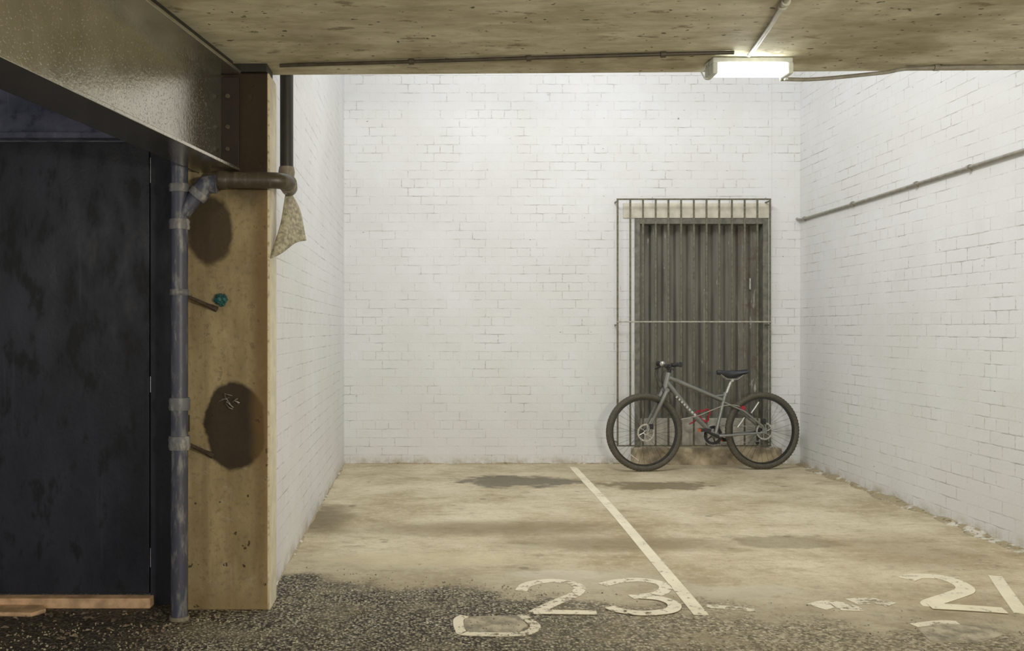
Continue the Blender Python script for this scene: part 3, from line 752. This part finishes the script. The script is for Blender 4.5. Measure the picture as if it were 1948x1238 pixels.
# flakes and dead leaves by the dark door
M['leaf_dry'] = simple('dry_leaf', (0.20, 0.15, 0.11), .8, 0, .5, 30, .001)
bm = B()
for k in range(70):
    x, y = fl(rnd.uniform(-20, 330), rnd.uniform(1166, 1236))
    if x > -1.19 and y > 3.86: continue
    a = rnd.uniform(0, 6.3); l = rnd.uniform(.008, .024); ww = l*rnd.uniform(.35, .7)
    d = Vector((math.cos(a), math.sin(a), 0)); s = Vector((-d.y, d.x, 0)); c = Vector((x, y, .006))
    vs = [bm.verts.new(c + d*l*u + s*ww*v_ + Vector((0, 0, hh))) for u, v_, hh in ((-1, 0, 0), (-.3, .8, .006), (.5, .6, .004), (1, 0, .002), (.4, -.7, .008), (-.4, -.7, .001))]
    bm.faces.new(vs)
lf = link('leaf_litter', bm, 'leaf_dry'); lf.modifiers.new('solid', 'SOLIDIFY').thickness = .001
tag(lf, 'dead leaf flakes on the dark ground below the dark door', 'litter'); lf['kind'] = 'stuff'

# ================================================================== THE BICYCLE
FX, FY, MB_ = 1.899, 8.045, 0.11
cosb = 1/math.sqrt(1+MB_**2)
def bp(px, py, side=0.0):
    """a point of the bicycle's own plane: x along it, y towards the wall, z up"""
    a = (px - VX)/F; Y = (FY - FX*MB_)/(1 - MB_*a)
    return Vector(((a*Y - FX)/cosb, side, CAM_H - (py - VY)/F*Y))
bk = thing('bicycle', 'grey mountain bicycle leaning on the door grille', 'bicycle', (FX, FY, 0))
bk.rotation_euler = (math.radians(-1.6), 0, math.atan(MB_))
WR = .352
fh = Vector((0, 0, WR)); rh = Vector((bp(1451, 818).x, 0, WR))
bbk = bp(1361, 829); htT = bp(1274, 709); htB = bp(1267.5, 737); stT = bp(1381.5, 749); sd = bp(1393, 722)
# frame
bm = B()
tube(bm, [htT, htB], .023, 16)
tt0 = htT.lerp(htB, .30); tt1 = stT.lerp(bbk, .16)
tube(bm, [tt0, tt0.lerp(tt1, .5), tt1], [.021, .019, .016], 14)
tube(bm, [htT.lerp(htB, .62), htB.lerp(bbk, .5), bbk], [.024, .024, .021], 14)
tube(bm, [stT, bbk], .0165, 14)
for s in (-1, 1):
    tube(bm, [stT.lerp(bbk, .20)+Vector((0, s*.015, 0)), stT.lerp(rh, .45)+Vector((0, s*.045, -.005)), rh+Vector((-.03, s*.065, .05)), rh+Vector((-.005, s*.067, .008))], [.010, .009, .009, .008], 10)
    tube(bm, [bbk+Vector((0.01, s*.03, 0)), bbk.lerp(rh, .3)+Vector((0, s*.05, -.004)), rh+Vector((-.01, s*.067, -.012))], [.013, .011, .009], 10)
    box(bm, tuple(rh+Vector((-.03, s*.067-.003, -.02))), tuple(rh+Vector((.012, s*.067+.003, .03))))
tube(bm, [tt0.lerp(tt1, .86)+Vector((0, 0, .012)), stT+Vector((0, 0, -.012))], .009, 10)
tube(bm, [bbk-Vector((0, .036, 0)), bbk+Vector((0, .036, 0))], .024, 20)
tube(bm, [stT-(bbk-stT).normalized()*.012, stT+(bbk-stT).normalized()*.02], .021, 14)
frm = link('frame', bm, 'bike', bk, True)
# lettering blocks on the down tube (unreadable in the photo)
bm = B(); dn = (bbk-htB).normalized(); nrm = Vector((-dn.z, 0, dn.x))
rnd = random.Random(4)
for k in range(8):
    c = htB.lerp(bbk, .20+.052*k) + Vector((.004, -.0235, .002)); ln = rnd.uniform(.007, .012)
    q = [c+dn*a+nrm*b for a, b in ((-ln*.8, -.009), (ln, -.009), (ln*.7, .009), (-ln, .009))]
    v0 = [bm.verts.new(p) for p in q]; v1 = [bm.verts.new(p+Vector((0, -.0015, 0))) for p in q]
    bm.faces.new(v0); bm.faces.new(v1)
    for i in range(4): bm.faces.new((v0[i], v0[(i+1) % 4], v1[(i+1) % 4], v1[i]))
link('decal', bm, 'decal', frm)
# fork
bm = B()
for s in (-1, 1):
    a = bp(1266, 744)+Vector((0, s*.052, 0)); b = fh+Vector((.012, s*.052, .006))
    tube(bm, [a, a.lerp(b, .45), a.lerp(b, .46), b], [.0175, .0165, .0135, .0125], 12)
tube(bm, [bp(1267, 742)+Vector((0, -.055, 0)), bp(1267, 742)+Vector((0, .055, 0))], .02, 12)
tube(bm, [htB, htB+(htB-htT).normalized()*.03], .019, 12)
tube(bm, [fh+Vector((0, -.062, 0)), fh+Vector((0, .062, 0))], .008, 10)
link('fork', bm, 'bike', bk, True)
# wheels
def wheel(name, c, cassette, refl):
    w_ = bpy.data.objects.new('x', None)
    bm = B(); prof = [(WR-.062, -.012), (WR-.062, .012), (WR-.050, .014), (WR-.044, .012), (WR-.050, .004), (WR-.050, -.004), (WR-.044, -.012), (WR-.050, -.014)]
    ring_lathe(bm, prof, (0, 0, 0), 'y', 72); rim = link(name, bm, 'rim', bk, True); rim.location = c
    bpy.data.objects.remove(w_)
    bm = B(); prof = []; rc, tr = WR-.026, .026
    for k in range(14):
        a = 2*PI*k/14; prof.append((rc+tr*math.cos(a), tr*math.sin(a)*.95))
    ring_lathe(bm, prof, (0, 0, 0), 'y', 96)
    for k in range(72):                                   # tread knobs
        a = 2*PI*k/72
        for o_ in (-.014, 0, .014):
            aa = a + (PI/72 if o_ == 0 else 0)
            mt = Matrix.Rotation(-aa, 4, 'Y') @ Matrix.Translation((rc+tr*.93-abs(o_)*.25, o_, 0)) @ Matrix.Diagonal((.007, .009, .014, 1))
            bmesh.ops.create_cube(bm, size=1, matrix=mt)
    link('tyre', bm, 'tyre', rim, True)
    bm = B(); tube(bm, [(0, -.05, 0), (0, -.032, 0), (0, -.03, 0), (0, .03, 0), (0, .032, 0), (0, .05, 0)], [.010, .012, .026, .026, .012, .010], 16)
    link('hub', bm, 'black', rim, True)
    bm = B()
    for k in range(32):
        a = 2*PI*k/32; s = -1 if k % 2 else 1; b = a + (.9 if (k//2) % 2 else -.9)
        tube(bm, [(math.cos(b)*.024, s*.028, math.sin(b)*.024), (math.cos(a)*(WR-.06), 0, math.sin(a)*(WR-.06))], .0011, 5)
    link('spokes', bm, 'rim', rim, True)
    bm = B(); yr = -.044
    ring_lathe(bm, [(.066, yr-.001), (.080, yr-.001), (.080, yr+.001), (.066, yr+.001)], (0, 0, 0), 'y', 48)
    for k in range(6):
        a = 2*PI*k/6; tube(bm, [(math.cos(a)*.02, yr, math.sin(a)*.02), (math.cos(a+.35)*.068, yr, math.sin(a+.35)*.068)], .0038, 6)
    disc(bm, (0, yr, 0), .024, .003)
    link('brake_disc', bm, 'steel', rim, True)
    for (xa, za, xb_, zb) in refl:
        bm = B()
        tube(bm, [(xa, -.012, za), ((xa+xb_)/2, -.012, (za+zb)/2), (xb_, -.010, zb)], [.009, .012, .009], 8, ry=.004)
        link('spoke_reflector', bm, 'reflector_w', rim, True)
    if cassette:
        bm = B()
        for k in range(7): ring_lathe(bm, [(.018, .030+k*.004), (.050-k*.0045, .030+k*.004), (.050-k*.0045, .0318+k*.004), (.018, .0318+k*.004)], (0, 0, 0), 'y', 28)
        link('cassette', bm, 'steel', rim)
    return rim
wheel('front_wheel', fh, False, [(-.154, -.182, -.062, -.253)])
wheel('rear_wheel', rh, True, [(-.108, .163, -.035, .262), (-.242, .034, -.175, .122)])
# brake calipers
for nm, c in (('brake_caliper', fh+Vector((.045, -.060, .055))), ('brake_caliper', rh+Vector((-.012, -.058, .088)))):
    bm = B(); box(bm, tuple(c-Vector((.018, .012, .024))), tuple(c+Vector((.018, .014, .024)))); disc(bm, tuple(c+Vector((0, -.014, 0))), .013, .008, 'y', 16); link(nm, bm, 'black', bk, bevel=.004)
# saddle
bm = B(); s0, s1 = bp(1366, 710), bp(1424, 708); rows = []
for i in range(15):
    t = i/14; x = s0.x+(s1.x-s0.x)*t; hw = .022+.055*max(0, (t-.35)/.65)**1.2 if t > .35 else .020+.004*t/.35
    if i in (0, 14): hw *= .6
    zt = s0.z + .030 - .008*math.sin(PI*t) + .006*t; th = .040 + .028*math.sin(PI*t)**1.5
    rows.append([bm.verts.new((x, hw*math.cos(a)*(1.0 if math.sin(a) > -.2 else .8), zt - th/2 + th/2*math.sin(a)*(1 if math.sin(a) > 0 else 1.1))) for a in [2*PI*k/14 for k in range(14)]])
for a, b in zip(rows, rows[1:]):
    for k in range(14): bm.faces.new((a[k], a[(k+1) % 14], b[(k+1) % 14], b[k]))
bm.faces.new(rows[0]); bm.faces.new(rows[-1])
link('saddle', bm, 'saddle', bk, True)
bm = B()
for s in (-1, 1): tube(bm, [s0+Vector((.03, s*.02, -.012)), sd+Vector((-.04, s*.02, .002)), sd+Vector((.05, s*.02, .002)), s1+Vector((-.03, s*.03, -.010))], .0035, 8)
link('saddle_rail', bm, 'steel', bk, True)
bm = B(); tube(bm, [stT+(bbk-stT).normalized()*.05, sd+Vector((0, 0, -.012))], .0135, 14); tube(bm, [sd+Vector((0, -.028, -.006)), sd+Vector((0, .028, -.006))], .014, 12)
link('seatpost', bm, 'steel', bk, True)
# cockpit
cl = bp(1272, 697)
hb = thing  # noqa
bm = B(); tube(bm, [htT, htT+(htT-htB).normalized()*.035], .019, 14); tube(bm, [htT+(htT-htB).normalized()*.02, cl], .016, 12); tube(bm, [cl+Vector((0, -.024, 0)), cl+Vector((0, .024, 0))], .021, 14)
link('stem', bm, 'black', bk, True)
bm = B(); HW = .268
tube(bm, smooth_path([cl+Vector((.012, -HW, .022)), cl+Vector((.004, -.14, .016)), cl+Vector((0, -.05, 0)), cl+Vector((0, .05, 0)), cl+Vector((.004, .14, .016)), cl+Vector((.012, HW, .022))], 5), .0105, 12)
bar = link('handlebar', bm, 'black', bk, True)
for s in (-1, 1):
    bm = B(); e0 = cl+Vector((.013, s*(HW+.004), .022)); e1 = cl+Vector((.006, s*(HW-.115), .017))
    tube(bm, [e0, e0.lerp(e1, .05), e0.lerp(e1, .12), e0.lerp(e1, .9), e1], [.018, .024, .020, .0185, .023], 16); link('grip', bm, 'black', bar, True)
    bm = B(); c0 = cl+Vector((.0, s*(HW-.14), .014))
    tube(bm, [c0+Vector((0, s*.012, 0)), c0+Vector((0, -s*.03, 0))], .018, 12)
    tube(bm, smooth_path([c0, c0+Vector((-.022, s*.01, -.016)), c0+Vector((-.032, s*.06, -.034)), c0+Vector((-.032, s*.10, -.042))], 4), .006, 8)
    link('brake_lever', bm, 'black', bar, True)
bm = B(); c0 = cl+Vector((.002, -.09, .02)); bmesh.ops.create_uvsphere(bm, u_segments=16, v_segments=10, radius=.026, matrix=Matrix.Translation(c0+Vector((-.03, .14, .004)))); link('bell', bm, 'steel', bar, True)
for pts in ([cl+Vector((-.03, -.13, .0)), cl+Vector((-.085, -.08, -.08)), cl+Vector((-.05, -.03, -.20)), bp(1262, 752)+Vector((0, -.04, 0)), fh+Vector((.045, -.06, .09))],
            [cl+Vector((-.03, .13, .0)), cl+Vector((-.075, .06, -.10)), cl+Vector((.0, .02, -.17)), tt0+Vector((.03, .02, -.02)), tt1+Vector((0, .02, -.02)), rh+Vector((-.05, -.05, .12))],
            [cl+Vector((-.02, .10, .0)), cl+Vector((-.10, .05, -.06)), cl+Vector((-.06, .03, -.20)), htB+Vector((.03, .03, -.01)), bbk+Vector((-.03, .03, .03))]):
    bm = B(); tube(bm, smooth_path(pts, 6), .0026, 6); link('cable', bm, 'black', bk, True)
# drivetrain (far side) and cranks
bm = B(); ring_lathe(bm, [(.060, .046), (.088, .046), (.088, .049), (.060, .049)], tuple(bbk), 'y', 40)
for k in range(5):
    a = 2*PI*k/5; tube(bm, [bbk+Vector((0, .05, 0)), bbk+Vector((math.cos(a)*.066, .048, math.sin(a)*.066))], .006, 6)
for k in range(40):
    a = 2*PI*k/40; bmesh.ops.create_cube(bm, size=1, matrix=Matrix.Translation(bbk+Vector((math.cos(a)*.090, .0475, math.sin(a)*.090))) @ Matrix.Rotation(-a, 4, 'Y') @ Matrix.Diagonal((.006, .003, .006, 1)))
link('chainring', bm, 'black', bk)
bm = B(); box(bm, tuple(bbk+Vector((.02, .052, -.008))), tuple(bbk+Vector((.03, .054, 0)))); cpts = []
for k in range(13):
    a = PI*.5+PI*k/12; cpts.append(bbk+Vector((math.cos(a)*.090, .0475, math.sin(a)*.090)))
dr = rh+Vector((-.01, .045, -.085))
for k in range(7):
    a = -PI*.5+.2+PI*k/6; cpts.append(dr.lerp(rh, 1 if k > 1 else 0) + Vector((math.cos(a)*.036 if k > 1 else .0, .043 if k > 1 else 0, math.sin(a)*.036 if k > 1 else -.015)))
tube(bm, cpts, .004, 6, closed=True); link('chain', bm, 'steel', bk, True)
bm = B(); a_ = rh+Vector((.0, .055, -.03)); tube(bm, [a_, a_+Vector((-.012, 0, -.035)), a_+Vector((-.02, 0, -.085))], .007, 8)
for q in (a_+Vector((-.01, 0, -.035)), a_+Vector((-.02, 0, -.085))): disc(bm, tuple(q), .018, .008, 'y', 16)
link('derailleur', bm, 'black', bk, True)
for s, e, nm in ((-1, bp(1316, 810), 'crank_arm'), (1, bp(1403, 842), 'crank_arm')):
    e = Vector((e.x, s*.075, e.z)); d = (e-bbk); d.y = 0
    e = bbk + d.normalized()*.170 + Vector((0, s*.075, 0))
    bm = B(); tube(bm, [bbk+Vector((0, s*.030, 0)), bbk+Vector((0, s*.062, 0))], .016, 12)
    tube(bm, [bbk+Vector((0, s*.062, 0)), bbk.lerp(e, .5)+Vector((0, s*.035, 0)), e], [.015, .012, .011], 10); ck = link(nm, bm, 'black', bk, True)
    bm = B(); pc = e+Vector((0, s*.062, 0)); tube(bm, [e, pc], .007, 8); box(bm, tuple(pc+Vector((-.045, -.042, -.013))), tuple(pc+Vector((.045, .042, .013))))
    pd = link('pedal', bm, 'black', ck, bevel=.004)
    bm = B(); box(bm, tuple(pc+Vector((-.051, -.028, -.011))), tuple(pc+Vector((-.045, .028, .011)))); link('pedal_reflector_front', bm, 'reflector_o', ck)
bm = B(); c = bp(1412, 776)+Vector((0, -.03, 0)); disc(bm, tuple(c), .021, .012, 'y', 18)
tube(bm, [c+Vector((0, .006, 0)), c+Vector((-.01, .03, -.01))], .005, 8); link('rear_reflector', bm, 'red', bk, True)
# cable lock
ang = math.atan(MB_)
def bw(v): 
    return bk_m @ v
bk_m = Matrix.Translation((FX, FY, 0)) @ Matrix.Rotation(ang, 4, 'Z') @ Matrix.Rotation(math.radians(-1.6), 4, 'X')
lkc = bw(bp(1342, 790)+Vector((0, .04, 0)))
lk = thing('cable_lock', 'red cable lock looped round the bicycle frame', 'lock', lkc)
bm = B(); P = []
for k in range(40):
    t = k/40*2*PI*2; r = .052+.018*math.sin(k*.9)
    P.append(Vector((math.cos(t)*r*1.15 + .02*math.sin(t*.5), .030*math.sin(t*.5+.6), math.sin(t)*r*.95)))
tube(bm, P, .0048, 8, closed=True); link('cable_coil', bm, 'red', lk, True)
bm = B(); tube(bm, smooth_path([bw(bp(1314, 807)+Vector((0, .02, 0)))-lkc, bw(bp(1328, 800)+Vector((0, .03, 0)))-lkc, Vector((-.04, 0, -.02))], 4), .006, 8); link('cable_tail', bm, 'red', lk, True)
bm = B(); tube(bm, [Vector((-.035, 0, -.045)), Vector((.02, -.01, -.06))], .014, 12); link('lock_body', bm, 'red', lk, True)
sc0 = bw(bp(1293, 797)+Vector((0, -.045, 0)))
pts = [bw(bp(1293, 797)+Vector((0, -.045, 0))), bw(bp(1325, 790)+Vector((0, -.05, 0))), bw(bp(1350, 780)+Vector((0, -.05, 0))), bw(bp(1376, 771)+Vector((0, -.045, 0))), bw(bp(1400, 771)+Vector((0, -.03, 0))), bw(bp(1415, 780)+Vector((0, -.02, 0)))]
bm = B(); tube(bm, [p-sc0 for p in smooth_path(pts, 6)], .0036, 8)
o = link('strap_cord', bm, 'rail', smooth=True); o.location = sc0
tag(o, 'thin pale cord tied across the bicycle frame and rear stay', 'cord')
